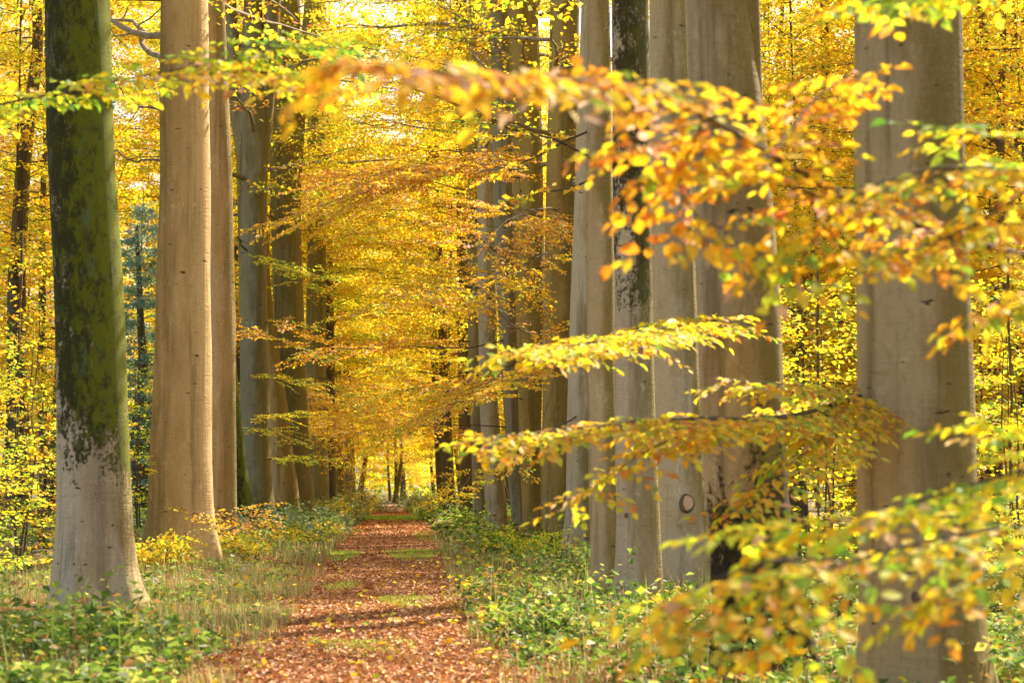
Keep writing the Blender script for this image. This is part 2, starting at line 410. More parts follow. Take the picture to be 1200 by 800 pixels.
def nz(x, y, s, o=0.0):
    x, y = x + 0.5 * np.sin(y * 0.9 + o) + 0.3 * np.sin(y * 2.7), y + 0.8 * np.sin(x * 1.3 + 2 * o)
    return 0.5 + 0.25 * (np.sin(x * s + o) * np.cos(y * s * 0.7 + o * 2) + np.sin(x * s * 2.3 + 1 + o) * np.sin(y * s * 1.9 + o))

# ------------------------------------------------------------------ trunks
def trunk_mesh(name, cen, rad, mat, lobes=5, flare=0.16, seed=0, k=28, fl_h=0.55):
    """cen (n,3) local centre line from the base up, rad (n)"""
    r_ = np.random.default_rng(seed)
    cen = np.asarray(cen, float); rad = np.asarray(rad, float)
    L = cen[-1, 2] - cen[0, 2]
    zs = np.concatenate([np.linspace(-0.35, 1.5, 16)[:-1], np.linspace(1.5, cen[-1, 2], max(12, int(L / 0.45)))])
    cx = np.interp(zs, cen[:, 2], cen[:, 0]); cy = np.interp(zs, cen[:, 2], cen[:, 1]); rr = np.interp(zs, cen[:, 2], rad)
    kern = np.array([0.25, 0.5, 0.25])
    for arr in (cx, cy, rr):
        for _ in range(3): arr[1:-1] = np.convolve(arr, kern, 'valid')
    th = np.arange(k) * 2 * math.pi / k
    ph = r_.uniform(0, 6.28, 8)
    Z, TH = np.meshgrid(zs, th, indexing='ij')
    base = np.exp(-np.maximum(Z, 0) / fl_h)
    lob = 0.6 * np.cos(lobes * TH + ph[0]) + 0.4 * np.cos((lobes - 2) * TH + ph[1]) + 0.25 * np.cos((lobes * 2 + 1) * TH + ph[2])
    m = 1 + flare * base * (0.35 + lob) + 0.025 * np.cos(2 * TH + ph[3] + Z * 0.25) + 0.02 * np.cos(3 * TH + ph[4] - Z * 0.4) \
        + 0.012 * np.sin(Z * 2.3 + ph[5] + 2 * np.cos(TH)) + 0.008 * np.cos(5 * TH + Z * 1.7 + ph[6])
    RR = rr[:, None] * m
    v = np.stack([cx[:, None] + RR * np.cos(TH), cy[:, None] + RR * np.sin(TH), Z], -1).reshape(-1, 3)
    n = len(zs); i = np.arange(n - 1)[:, None] * k; j = np.arange(k)[None]; j2 = (j + 1) % k
    a = (i + j).ravel(); b = (i + j2).ravel(); c = (i + k + j).ravel(); d = (i + k + j2).ravel()
    acc = Acc(); acc.add(v, np.concatenate([np.stack([a, b, d], 1), np.stack([a, d, c], 1)]))
    return acc.mesh(name, mat, True)

# shared crowns --------------------------------------------------------------
def crown_mesh(seed, z0, z1, rmax, nl, size, pal, bottom=0.7, clus=26, per=24, width=0.34, leader=True, r0=0.05, tilt=0.5, up=0.25, crad=0.34, sag=0.05, shape=None):
    """limbs with leaf pads: small flat clusters of leaves along and beside every limb"""
    global rng
    keep = rng; rng = np.random.default_rng(seed)
    w = Acc(); f = Acc()
    H = z1 - z0; Z3 = np.array([0, 0, 1.])
    for i in range(nl):
        t = (i + rng.uniform(0, 1)) / nl
        z = z0 + t * H * 0.95
        az = i * 2.39996 + rng.uniform(-0.6, 0.6)
        prof = (bottom + (1 - bottom) * min(1, t / 0.35)) * (1 - max(0, (t - 0.45) / 0.55)) ** 0.6
        r = max(0.7, rmax * prof * rng.uniform(0.45, 1.15))
        d = np.array([math.cos(az), math.sin(az), 0])
        p0 = np.array([0, 0, z]) + d * 0.03
        p1 = p0 + d * r; p1[2] += up * r * rng.uniform(-0.1, 1.3) * (0.4 + t)
        pl = pal if isinstance(pal, str) else pal[rng.integers(len(pal))]
        pts = curve(p0, p1, rng.uniform(-0.02, 2 * sag), 8, 0.05)
        rr = r0 * (1.1 - 0.7 * t) * (0.35 + 0.65 * r / rmax)
        tube(w, pts, np.linspace(rr, rr * 0.15, 8), 5)
        T = unit(p1 - p0); W = unit(np.cross(Z3, T))
        m = max(4, int(clus * r / rmax * rng.uniform(0.7, 1.2)))
        tt = rng.uniform(0.18, 1.02, m); side = rng.normal(0, 1, m) * width * r * np.sin(np.clip(tt, 0, 1) * 2.6 + 0.35) * 0.62
        base = np.stack([np.interp(tt, np.linspace(0, 1, 8), pts[:, k]) for k in range(3)], 1)
        cc = base + side[:, None] * W + T * np.abs(side)[:, None] * 0.5; cc[:, 2] += rng.normal(0, 0.10, m) - 0.08 * np.abs(side)
        for j in range(m):
            if rng.random() < 0.35:
                tube(w, np.stack([base[j] - T * 0.25 * abs(side[j]), (base[j] + cc[j]) / 2, cc[j]]), [rr * 0.25, rr * 0.18, rr * 0.08], 3)
            n = max(5, int(per * rng.uniform(0.5, 1.4)))
            out = unit(cc[j] - base[j] + T * 0.3)
            q = rng.normal(0, 1, (n, 3)) * crad * 0.6 * np.array([1, 1, 0.28])
            q = q + out * rng.uniform(-0.3, 0.5, (n, 1)) * crad
            D = unit(out + q * 1.2 / crad + rng.normal(0, 0.4, (n, 3))); D[:, 2] -= 0.15
            k_ = PAL[pl][1]; cen = rng.choice(len(k_), p=k_)
            leaves(f, cc[j] + q, D, Z3 + rng.normal(0, tilt, (n, 3)), size * rng.uniform(0.65, 1.2, n), cols(pl, n, cen, 0.6))
    if leader:
        pts = curve([0, 0, z0 - 0.3], [0, 0, z1], 0, 10, 0.01); pts[0, :2] = 0
        tube(w, pts, np.linspace(r0 * 1.3, 0.02, 10), 7)
    rng = keep
    return w, f

CROWN = {}
def make_crown(key, barkkey, **kw):
    w, f = crown_mesh(**kw)
    CROWN[key] = (w.mesh('limbs_' + key, B[barkkey], True), f.mesh('foliage_' + key, M_LEAF))

for s_ in range(3):
    make_crown(f'high{s_}', 'palelimb', seed=100 + s_, z0=0.0, z1=15.0, rmax=5.4, nl=30, size=0.14, pal=('yellow', 'gold', 'lime'), clus=14, per=18, leader=False, r0=0.09, crad=0.45)
PALS = ['yellow', 'lime', 'gold', 'orange', 'yellow', 'mix']
for s_ in range(6):
    make_crown(f'full{s_}', 'dark', seed=200 + s_, z0=0.0, z1=21.0, rmax=4.8, nl=76, size=0.125, pal=(PALS[s_], PALS[s_], 'yellow'), clus=30, per=24, r0=0.035, bottom=0.8)
for s_ in range(3):
    make_crown(f'mid{s_}', 'palelimb', seed=250 + s_, z0=0.0, z1=16.0, rmax=5.6, nl=60, size=0.115, pal=('yellow', 'lime', ('lime', 'gold', 'yellow')[s_]), clus=26, per=22, r0=0.04, bottom=0.8)
for s_ in range(3):
    make_crown(f'small{s_}', 'twig', seed=300 + s_, z0=0.0, z1=5.0, rmax=1.9, nl=40, size=0.085, pal=(('yellow', 'lime', 'mix')[s_],), clus=13, per=13, r0=0.012, bottom=0.85, crad=0.16)
make_crown('conifer', 'dark', seed=401, z0=0.0, z1=19.0, rmax=3.8, nl=95, size=0.20, pal='conifer', clus=22, per=22, r0=0.03, bottom=1.0, up=-0.3, tilt=0.9, crad=0.3)

def add_crown(root, key, loc, rot, scale=1.0):
    w, f = CROWN[key]
    cr = link('crown', f, root, loc); cr.rotation_euler = (0, 0, rot); cr.scale = (scale,) * 3
    lb = link('limbs', w, cr)
    return cr

TREES = {}
def row_tree(key, prof, barkkey, label, group, top=23.0, crown='high0', seed=0, lobes=5, flare=0.16, stems=(), crot=0.0, cz=None, cscale=1.0, dfix=None):
    """prof: (photo y, centre x, width) rows from the base up"""
    by, bx, bw = prof[0]
    d = dfix if dfix else base_depth(bx, by)
    P0 = at(bx, by, d); P0[2] = float(gz(P0[0], P0[1]))
    cen = []; rad = []
    for (y, x, w) in prof:
        p = at(x, y, d) - P0; cen.append([p[0], 0.0, p[2]]); rad.append(w / 2 / F * d)
    cen[0][2] = 0.0
    cen = np.array(cen); rad = np.array(rad)
    if cen[-1, 2] < top:
        sl = (cen[-1, 0] - cen[1, 0]) / max(1, cen[-1, 2] - cen[1, 2])
        hh = cen[-1, 2]; r1 = rad[-1]
        for q in (0.33, 0.66, 1.0):
            z = hh + (top - hh) * q
            cen = np.vstack([cen, [cen[-1, 0] + sl * 0.6 * (top - hh) * 0.33, 0, z]]); rad = np.append(rad, r1 * (1 - 0.8 * q) + 0.02)
    root = bpy.data.objects.new('beech_tree', None); C.objects.link(root); root.location = P0
    tag(root, label, 'tree', group)
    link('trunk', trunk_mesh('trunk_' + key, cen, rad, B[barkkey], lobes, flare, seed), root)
    for (pts) in stems:      # extra stems: list of (y, x, w)
        cs = []; rs = []
        for (y, x, w) in pts:
            p = at(x, y, d) - P0; cs.append([p[0], 0.0, p[2]]); rs.append(w / 2 / F * d)
        cs = np.array(cs); rs = np.array(rs)
        if pts[-1][0] < 500: e = cs[-1] + (cs[-1] - cs[-2]) / max(0.3, (cs[-1, 2] - cs[-2, 2])) * 7.0
        if pts[-1][0] < 500: cs = np.vstack([cs, e]); rs = np.append(rs, rs[-1] * 0.4)
        a = Acc(); tt = np.linspace(0, 1, 16)
        s0 = np.linspace(0, 1, len(cs)); q = np.stack([np.interp(tt, s0, cs[:, k]) for k in range(3)], 1); q[:, 1] += 0.02 * np.sin(tt * 6)
        tube(a, q, np.interp(tt, s0, rs), 18)
        link('stem', a.mesh('stem_' + key, B[barkkey], True), root)
    czz = cz if cz is not None else 9.0
    cx = np.interp(czz, cen[:, 2], cen[:, 0])
    if crown: add_crown(root, crown, (cx, 0, czz), crot, cscale)
    TREES[key] = (root, P0, d, cen, rad)
    return root

LG = 'beeches lining the left side of the path'
RG = 'beeches lining the right side of the path'
row_tree('L1', [(718,115,106),(690,112,92),(600,111,84),(400,107,80),(200,95,78),(0,89,78)], 'pale_moss',
  'mossy dark green beech trunk with pale bare base, nearest on the left of the path', LG, seed=1, crown='high0', flare=0.34, crot=0.4)
row_tree('L2', [(655,212,88),(600,212,76),(400,215,66),(200,217,60),(0,215,58)], 'tan',
  'thick smooth tan beech trunk, front one of the close pair left of the path', LG, seed=2, crown='high1', flare=0.20, lobes=6, crot=1.3)
row_tree('L3', [(643,256,46),(600,258,38),(400,260,32),(200,257,30),(0,250,26)], 'tan2',
  'slimmer tan beech trunk pressed against the right of the thick tan one', LG, seed=3, crown='high2', flare=0.18, crot=2.0)
row_tree('L4', [(619,285,32),(560,279,25),(500,273,22),(420,267,19),(300,258,17),(100,250,16)], 'mossy',
  'thin leaning beech trunk covered in green moss, just behind the tan pair', LG, seed=4, crown=None, top=15)
row_tree('L5', [(611,300,44),(560,299,38),(500,299,36),(300,296,33),(170,296,38),(110,297,34),(0,296,20)], 'olive2',
  'grey beech trunk forking into three stems above, after the mossy leaning trunk', LG, seed=5, crown='high0', crot=3.0,
  stems=[[(190,288,22),(110,276,20),(0,268,18)], [(190,304,24),(90,314,20),(0,320,19)]])
row_tree('L6', [(608,335,38),(500,326,30),(350,308,20),(150,300,16),(0,296,14)], 'grey3',
  'pale slanting beech base half hidden behind the grey forked trunk', LG, seed=6, crown=None, top=18)
row_tree('L7', [(607,351,40),(540,344,38),(300,336,36),(150,333,36),(0,335,34)], 'olive',
  'broad olive brown beech trunk in the middle of the left row', LG, seed=7, cz=9.5, crown='mid2', crot=4.0,
  stems=[[(240,346,10),(200,349,11),(100,354,12),(0,362,10)]])
row_tree('L8', [(603,372,28),(450,370,24),(300,371,22),(150,370,20),(0,371,16)], 'olive',
  'dark olive beech trunk right after the broad olive brown one', LG, seed=8, cz=8, crown='mid0', crot=5.0)
row_tree('L9', [(600,387,15),(450,386,13),(300,384,12),(100,380,10)], 'dark',
  'slim dark beech trunk, third from the far end of the left row', LG, seed=9, cz=6, crown='full1', crot=.9)
row_tree('L10', [(594,398,15),(450,395,12),(300,392,10),(100,392,9)], 'olive',
  'slim olive beech trunk, second from the far end of the left row', LG, seed=10, cz=4.5, crown='full0', crot=1.9)
row_tree('L11', [(591,411,13),(450,407,10),(200,402,9)], 'olive2',
  'last slim grey beech trunk at the far end of the left row', LG, seed=11, cz=3.5, crown='full0', crot=2.9)

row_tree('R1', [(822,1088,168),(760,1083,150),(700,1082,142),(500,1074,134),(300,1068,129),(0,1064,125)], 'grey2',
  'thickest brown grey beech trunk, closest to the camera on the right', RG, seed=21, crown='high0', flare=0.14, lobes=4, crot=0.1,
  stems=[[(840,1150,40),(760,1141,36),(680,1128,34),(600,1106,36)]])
row_tree('R2', [(792,900,122),(740,893,108),(600,878,96),(450,868,99),(300,864,99),(150,852,90),(0,838,70)], 'dark_foot',
  'large brown beech trunk with dark foot, next left of the closest trunk', RG, seed=22, crown='high1', flare=0.20, crot=1.1,
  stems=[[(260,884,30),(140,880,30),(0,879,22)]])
row_tree('R3', [(692,808,78),(640,803,66),(600,800,62),(400,790,56),(200,786,52),(0,783,46)], 'grey',
  'pale grey beech trunk with a round knot scar low on its right', RG, seed=23, crown='high2', flare=0.18, crot=2.1)
row_tree('R4', [(708,750,58),(660,749,53),(600,748,51),(400,743,46),(200,740,45),(0,738,44)], 'greymoss',
  'pale beech trunk with dark green mossy upper right flank', RG, seed=24, crown='high0', flare=0.15, crot=3.1)
row_tree('R5', [(699,711,42),(650,709,35),(600,707,34),(400,704,34),(200,703,31),(0,701,28)], 'grey3',
  'slender tan grey beech trunk left of the trunk with the mossy flank', RG, seed=25, crown='high1', flare=0.18, crot=4.1)
row_tree('R6', [(660,676,38),(600,677,29),(400,680,26),(220,685,22),(0,690,17)], 'grey',
  'slim grey beech trunk with spreading base, leaning slightly right', RG, seed=26, crown=None, flare=0.20, top=15)
row_tree('R7', [(643,655,42),(600,652,38),(400,655,38),(250,658,38),(0,662,34)], 'brown',
  'dark golden brown beech trunk behind the slim grey one', RG, seed=27, crown='high2', crot=5.1)
row_tree('R8', [(634,624,20),(600,623,22),(500,621,26),(300,621,36),(150,618,36),(0,612,38)], 'brown',
  'brown green beech trunk that looks wider above, left of the golden brown one', RG, seed=28, crown='high0', crot=.5, top=20)
row_tree('R9', [(630,610,17),(500,602,22),(300,592,26),(100,588,25),(0,585,22)], 'olive2',
  'blue grey beech trunk in the middle of the right row', RG, seed=29, cz=13, crown='mid0', crot=1.5)
row_tree('R10', [(626,584,26),(480,573,22),(300,570,21),(0,568,20)], 'grey',
  'pale silver grey beech trunk low behind the orange branches', RG, seed=30, cz=11, crown='mid1', crot=2.5)
row_tree('R11', [(622,564,15),(450,557,16),(300,556,17),(0,556,15)], 'olive2',
  'narrow grey beech trunk next beyond the silver grey one', RG, seed=31, cz=6, crown='full4', crot=3.5)
row_tree('R12', [(618,548,17),(500,546,17),(300,545,20),(150,543,18),(0,540,15)], 'dark',
  'dark brown beech trunk near the far end of the right row', RG, seed=32, cz=5.5, crown='full0', crot=4.5)
row_tree('R13', [(613,528,15),(400,519,11),(200,510,9),(0,517,9)], 'dark',
  'thin dark beech trunk at the far end of the right row', RG, seed=33, cz=4, crown='full1', crot=5.5, top=20)
row_tree('R14', [(606,518,10),(400,508,8),(200,503,7),(0,499,7)], 'dark',
  'thinnest dark pole-like beech, last of the right row', RG, seed=34, crown=None, top=19)

# knots -----------------------------------------------------------------------
def knot(key, px, py, r, pale=True):
    root, P0, d, cen, rad = TREES[key]
    z = (at(px, py, d) - P0)[2]
    cx = np.interp(z, cen[:, 2], cen[:, 0]); rr = np.interp(z, cen[:, 2], rad)
    lx = (at(px, py, d) - P0)[0] - cx
    lx = max(-rr * 0.85, min(rr * 0.85, lx)); y = -math.sqrt(rr * rr - lx * lx)
    n = np.array([lx, y, 0]) / rr; tx = np.array([-n[1], n[0], 0]); c0 = np.array([cx + lx, y, z]) + n * 0.004
    th = np.linspace(0, 2 * math.pi, 19)
    ring = c0 + r * (np.cos(th)[:, None] * tx * 0.85 + np.sin(th)[:, None] * np.array([0, 0, 1.12]) * (1 + 0.1 * np.cos(3 * th))[:, None])
    a = Acc(); tube(a, ring, r * (0.20 + 0.12 * np.cos(th + 2.4)), 7)
    k = link('knot', a.mesh('knot_rim', M_SCAR, True), root)
    b = Acc(); th = th[:-1]; v = [c0 + n * r * 0.16] + [c0 + n * r * 0.06 + r * 0.95 * (math.cos(t) * tx * 0.85 + math.sin(t) * np.array([0, 0, 1.12])) for t in th]
    b.add(v, [[0, 1 + i, 1 + (i + 1) % 18] for i in range(18)])
    link('knot_wood', b.mesh('knot_face', M_SCARWOOD if pale else M_SCAR, True), k)
knot('R3', 803, 589, 0.105)
knot('L3', 250, 541, 0.05, False)
knot('R4', 733, 603, 0.025, False)
knot('R4', 754, 674, 0.03, False)
knot('R1', 1060, 695, 0.03, False)

# limbs of the row trees seen across the path ------------------------------------
def limb(key, a, b, pal, da=None, db=None, label=None, r0=0.03, width=0.30, size=0.075, sag=0.03, lsp=0.045, step=0.24, tstep=0.15, sub=True, hi=False, t0=0.12, barkkey='twig', roll=0.0, tilt=0.45):
    """limb of a row tree from photo point a (on its trunk) to photo point b; db = depth of the tip"""
    root, P0, d, cen, rad = TREES[key]
    da = da or d; db = db or d
    p0 = at(a[0], a[1], da) - P0; p1 = at(b[0], b[1], db) - P0
    # start inside the trunk
    cx = np.interp(p0[2], cen[:, 2], cen[:, 0])
    p0 = np.array([cx, 0.0, p0[2]])
    w = Acc(); f = Acc()
    spray(w, f, p0, p1, sag=sag, r0=r0, width=width, step=step, tstep=tstep, lsp=lsp, size=size, pal=pal, hi=hi, sub=sub, t0=t0, roll=roll, tilt=tilt)
    o = link('branch', w.mesh('branch', B[barkkey], True), root)
    link('leaves', f.mesh('branch_leaves', M_LEAF), o)
    if label: o['label'] = label
    return o

LIMBS = [
 # orange and gold layers reaching left over the path from the right row
 ('R8', (620,190), (400,215), 'orange', 44), ('R8', (620,215), (325,262), 'orange', 46),
 ('R7', (655,318), (470,345), 'gold', 43), 
 ('R9', (600,400), (275,388), 'orange', 50), 
 ('R8', (618,470), (430,470), 'gold', 50), ('R9', (602,500), (430,510), 'gold', 52),
  ('R7', (652,430), (530,480), 'gold', 40),
  ('R6', (680,480), (590,560), 'yellow', 38),
 ('R10', (570,340), (410,370), 'gold', 55), ('R10', (570,430), (400,480), 'yellow', 58),
 ('R11', (556,250), (400,280), 'gold', 60), ('R11', (556,470), (430,525), 'lime', 62),
 ('R12', (545,200), (420,170), 'yellow', 66), ('R12', (545,420), (430,430), 'yellow', 66),
  
 ('R5', (703,190), (545,165), 'gold', 27), ('R5', (703,150), (560,215), 'yellow', 28),
 ('R5', (703,205), (590,235), 'gold', 27), ('R6', (688,120), (570,105), 'yellow', 36),
 ('R7', (660,250), (560,300), 'orange', 42), 
 ('R7', (658,290), (585,330), 'gold', 46), ('R9', (590,300), (480,260), 'gold', 52),
  ('R10', (575,520), (520,590), 'yellow', 56),
 # lime and yellow sprays on the left row, pointing right
 ('L5', (310,375), (378,385), 'lime', 62), ('L5', (310,440), (395,452), 'lime', 60),
 ('L5', (310,487), (382,487), 'yellow', 60), ('L5', (310,540), (412,548), 'lime', 61),
 ('L5', (310,500), (345,520), 'lime', 60), ('L7', (350,400), (392,425), 'lime', 64),
 ('L8', (372,490), (440,540), 'gold', 66), ('L8', (372,440), (430,500), 'gold', 66),
 ('L7', (345,330), (395,322), 'lime', 62), ('L9', (384,240), (440,290), 'gold', 74),
 ('L8', (372,200), (450,240), 'orange', 66), 
 ('L3', (258,600), (298,618), 'orange', 35), ('L2', (212,600), (262,628), 'gold', 33),
 ('L5', (310,300), (350,318), 'lime', 60),
]
for k_, a_, b_, pal_, db_ in LIMBS:
    small = abs(a_[0] - b_[0]) < 110 and k_[0] == 'L'
    limb(k_, a_, b_, pal_, db=db_, r0=0.012 if small else 0.020, width=0.30 if small else 0.27, sag=rng.uniform(-0.03, 0.09),
         step=0.16 if small else 0.25, tstep=0.17, lsp=0.055, size=0.075 if small else 0.10, tilt=0.4 if small else 0.75, roll=rng.uniform(-0.35, 0.35), t0=0.12 if small else 0.30)
limb('R7', (660, 425), (560, 352), 'dead', db=46, label='dead side branch with curled brown leaves', size=0.06, width=0.16, lsp=0.05, step=0.18, r0=0.028, barkkey='palelimb')
# bare pale limbs in the upper left gap
def bare(key, a, b, db, r0, sag=0.03, barkkey='palelimb'):
    root, P0, d, cen, rad = TREES[key]
    p0 = at(*a, d) - P0; cx = np.interp(p0[2], cen[:, 2], cen[:, 0]); p0 = np.array([cx, 0, p0[2]])
    p1 = at(*b, db) - P0; w = Acc(); pts = curve(p0, p1, sag, 12, 0.05); tube(w, pts, np.linspace(r0, r0 * 0.3, 12), 8)
    for i in (4, 6, 8, 10):
        e = pts[i] + np.array([rng.uniform(-.8, .8), rng.uniform(-.6, .6), rng.uniform(-.7, .9)]); tube(w, curve(pts[i], e, 0, 5, 0.06), np.linspace(r0 * 0.35, r0 * 0.1, 5), 5)
    link('branch', w.mesh('bare_branch', B[barkkey], True), root)
bare('L2', (212, 65), (60, -15), 38, 0.075); bare('L2', (212, 90), (110, 20), 39, 0.06)
bare('L2', (212, 150), (128, 120), 40, 0.03, barkkey='twig'); bare('L2', (212, 215), (130, 180), 40, 0.03, barkkey='twig')
bare('R8', (612, 85), (520, 10), 55, 0.05); bare('R9', (590, 120), (530, 20), 58, 0.05)
bare('R7', (655, 560), (622, 628), 49, 0.02); bare('R7', (655, 400), (640, 620), 48, 0.018)
bare('L5', (300, 300), (262, 270), 60, 0.04, barkkey='dark')

# ------------------------------------------------------------------ foreground branches
def fore(name_label, mains, pal, group=None, tree=None):
    """one branch: list of (list of photo points with depth, options)"""
    first = True; root = None; w = Acc(); f = Acc()
    org = at(*mains[0][0][0]) if tree is None else TREES[tree][1]
    for pts, o in mains:
        q = np.array([at(*p) for p in pts]); n = 14
        s0 = np.concatenate([[0], np.cumsum(np.linalg.norm(np.diff(q, axis=0), axis=1))])
        ss = np.linspace(0, s0[-1], n); c = np.stack([np.interp(ss, s0, q[:, k]) for k in range(3)], 1)
        for _ in range(2): c[1:-1] = 0.25 * c[:-2] + 0.5 * c[1:-1] + 0.25 * c[2:]
        r0 = o.get('r0', 0.012)
        tube(w, c, np.linspace(r0, r0 * 0.2, n), 7)
        T = unit(np.gradient(c, axis=0)); L = s0[-1]; step = o.get('step', 0.10); t0 = o.get('t0', 0.0)
        nb = int(L * (1 - t0) / step); zz = np.array([0, 0, 1.])
        for i in range(nb):
            t = t0 + (1 - t0) * (i + rng.uniform(0.1, 0.9)) / nb; ff = t * (n - 1); a = int(min(ff, n - 2)); fr = ff - a
            p = c[a] * (1 - fr) + c[a + 1] * fr; Tt = T[a]; W = unit(np.cross(zz, Tt)); U = np.cross(Tt, W)
            roll = o.get('roll', 0.25); W = W * math.cos(roll) + U * math.sin(roll) * (1 if i % 2 else -1) * -1
            an = rng.uniform(0.6, 1.1); s = 1 if i % 2 else -1
            ln = o.get('len', 0.5) * rng.uniform(0.45, 1.1) * (1.05 - 0.5 * t)
            e = p + unit(math.cos(an) * Tt + s * math.sin(an) * W + U * rng.normal(0.0, 0.12)) * ln; e[2] -= o.get('hang', 0.12) * ln
            pl = o.get('pal', pal); pl = pl if isinstance(pl, str) else pl[rng.integers(len(pl))]
            spray(w, f, p, e, sag=0.03, r0=r0 * 0.35, width=0.50, step=o.get('st2', 0.065), lsp=o.get('lsp', 0.036), size=o.get('size', 0.074), pal=pl, hi=True, t0=0.1,
                  tilt=0.30, sub=False, npts=5, flat=0.12, droop=0.08)
        twig_leaves(f, c[-3:], zz, 0.045, o.get('size', 0.065), pl, True)
    if tree is not None:
        ob = link('branch', w.mesh('tree_branch', B['twig'], True, offset=org), TREES[tree][0]); ob['label'] = name_label
        link('leaves', f.mesh('tree_branch_leaves', M_LEAF, offset=org), ob); return ob
    ob = link('beech_branch', w.mesh('foreground_branch', B['twig'], True, offset=org), None, org)
    tag(ob, name_label, 'branch', group)
    link('leaves', f.mesh('foreground_leaves', M_LEAF, offset=org), ob)
    return ob
FG = 'leafy branches hanging into view close to the camera'
fore('green and yellow beech branch arching across the two left trunks near the top', [([(-330,175,13.5),(-60,135,13),(120,98,12.5),(260,72,12),(385,45,11.5)], dict(len=0.5, lsp=0.045, step=0.10, roll=0.15, r0=0.012, pal=('lime','green','lime','mix'), hang=0.0)),
   ([(230,80,12),(330,85,11.5),(390,95,11)], dict(len=0.35, step=0.1, roll=0.1, r0=0.006, pal='gold', hang=0.1))], 'lime', FG)
fore('long orange and gold branch with a dark curved stem crossing the top centre', [
   ([(1330,330,9.5),(1130,285,9.0),(975,235,8.5),(880,170,8.2),(830,130,8.0),(770,92,7.8),(690,95,7.2),(600,92,6.5),(500,85,6.0),(385,75,5.6)], dict(len=0.25, st2=0.085, lsp=0.045, step=0.10, roll=0.25, r0=0.019, pal=('orange','gold','orange','gold'), t0=0.16, hang=0.05)),
   ([(975,235,8.5),(880,205,8.3),(790,170,8.2),(720,160,8.0)], dict(len=0.38, step=0.11, roll=0.3, r0=0.010, pal=('gold','orange','orange'))),
   ([(900,185,8.2),(960,110,8.6),(1000,85,8.8)], dict(len=0.32, step=0.10, r0=0.008, pal=('gold','orange'))),
   ([(830,130,8.0),(790,220,8.0),(830,270,8.0),(880,262,8.0)], dict(len=0.30, step=0.10, r0=0.007, pal=('yellow','lime','gold')))], 'gold', FG)
fore('yellow green branch sweeping across the thickest trunk at mid height from its right', [
   ([(1400,215,8.8),(1230,205,8.6),(1120,190,8.4),(1020,210,8.2),(960,260,8.0),(925,330,7.9)], dict(len=0.32, step=0.11, lsp=0.042, roll=0.25, r0=0.011, pal=('fore','gold','yellow','lime'))),
   ([(1230,205,8.6),(1150,260,8.4),(1060,300,8.2),(1020,290,8.1)], dict(len=0.34, step=0.09, r0=0.009, pal=('lime','mix','yellow'))),
   ([(1230,205,8.6),(1170,160,8.6),(1095,150,8.6)], dict(len=0.28, step=0.11, r0=0.007, pal=('lime','green'))),
   ([(1400,330,8.8),(1230,330,8.6),(1150,360,8.4)], dict(len=0.34, step=0.1, r0=0.009, pal=('mix','gold')))], 'mix', FG)
fore('yellow branch reaching left in front of the slim grey trunks', [
   ([(862,380,17.4),(820,378,16.4),(760,388,15.2),(700,402,14.2),(595,412,13.0)], dict(len=0.50, step=0.085, t0=0.12, roll=0.15, r0=0.014, pal=('yellow','gold','yellow'), hang=0.05))], 'yellow', None, 'R2')
fore('long yellow branch reaching left across the right row of trunks', [
   ([(1060,455,15.4),(1000,462,15.0),(950,486,14.2),(870,492,13.4),(780,488,12.8),(690,500,12.4),(575,512,12.0)], dict(len=0.5, step=0.08, roll=0.15, r0=0.020, pal=('yellow','yellow','fore'), t0=0.14)),
   ([(870,492,13.4),(780,515,12.8),(715,555,12.5),(680,585,12.4)], dict(len=0.30, step=0.12, r0=0.008, pal=('yellow','fore'))),
   ([(1000,462,15.0),(930,450,14.4),(850,445,14.0)], dict(len=0.38, step=0.13, r0=0.009, pal=('yellow','fore'))),
   ([(1000,462,15.0),(960,520,13.8),(900,560,13.2),(860,600,12.8)], dict(len=0.38, step=0.12, r0=0.010, pal=('fore','lime','yellow')))], 'yellow', None, 'R1')
fore('broad yellow branch in front of the base of the large brown trunk', [
   ([(1430,470,8.0),(1250,540,7.9),(1140,565,7.8),(1020,605,7.6),(950,612,7.5),(890,615,7.5)], dict(len=0.32, step=0.085, roll=0.25, r0=0.009, pal=('fore','fore','lime'))),
   ([(1250,540,7.9),(1190,500,8.0),(1140,488,8.0)], dict(len=0.18, step=0.13, r0=0.006, pal=('fore',)))], 'fore', FG)
fore('lowest and leafiest yellow green branch filling the lower right corner', [
   ([(1430,560,7.2),(1260,612,7.2),(1120,622,7.1),(980,660,7.0),(880,700,6.9),(790,745,6.8)], dict(len=0.34, step=0.085, lsp=0.042, size=0.068, roll=0.2, r0=0.010, pal=('fore','fore','lime'))),
   ([(980,655,7.0),(900,655,7.0),(830,680,6.9),(770,715,6.8)], dict(len=0.24, step=0.10, lsp=0.042, size=0.068, r0=0.007, pal=('fore','yellow'))),
   ([(980,660,7.0),(940,710,6.9),(900,760,6.9)], dict(len=0.20, step=0.12, lsp=0.045, size=0.068, r0=0.006, pal=('fore','lime','yellow'))),
   ([(1260,612,7.2),(1200,660,7.1),(1130,690,7.0),(1060,712,7.0)], dict(len=0.22, step=0.11, r0=0.006, pal=('yellow','fore')))], 'fore', FG)
fore('short green tipped branch dangling from the top edge at the thickest trunk', [
   ([(1350,-120,8.5),(1230,-60,8.5),(1130,-25,8.5),(1020,5,8.5)], dict(len=0.28, step=0.09, r0=0.009, pal=('lime','green','yellow')))], 'lime', FG)

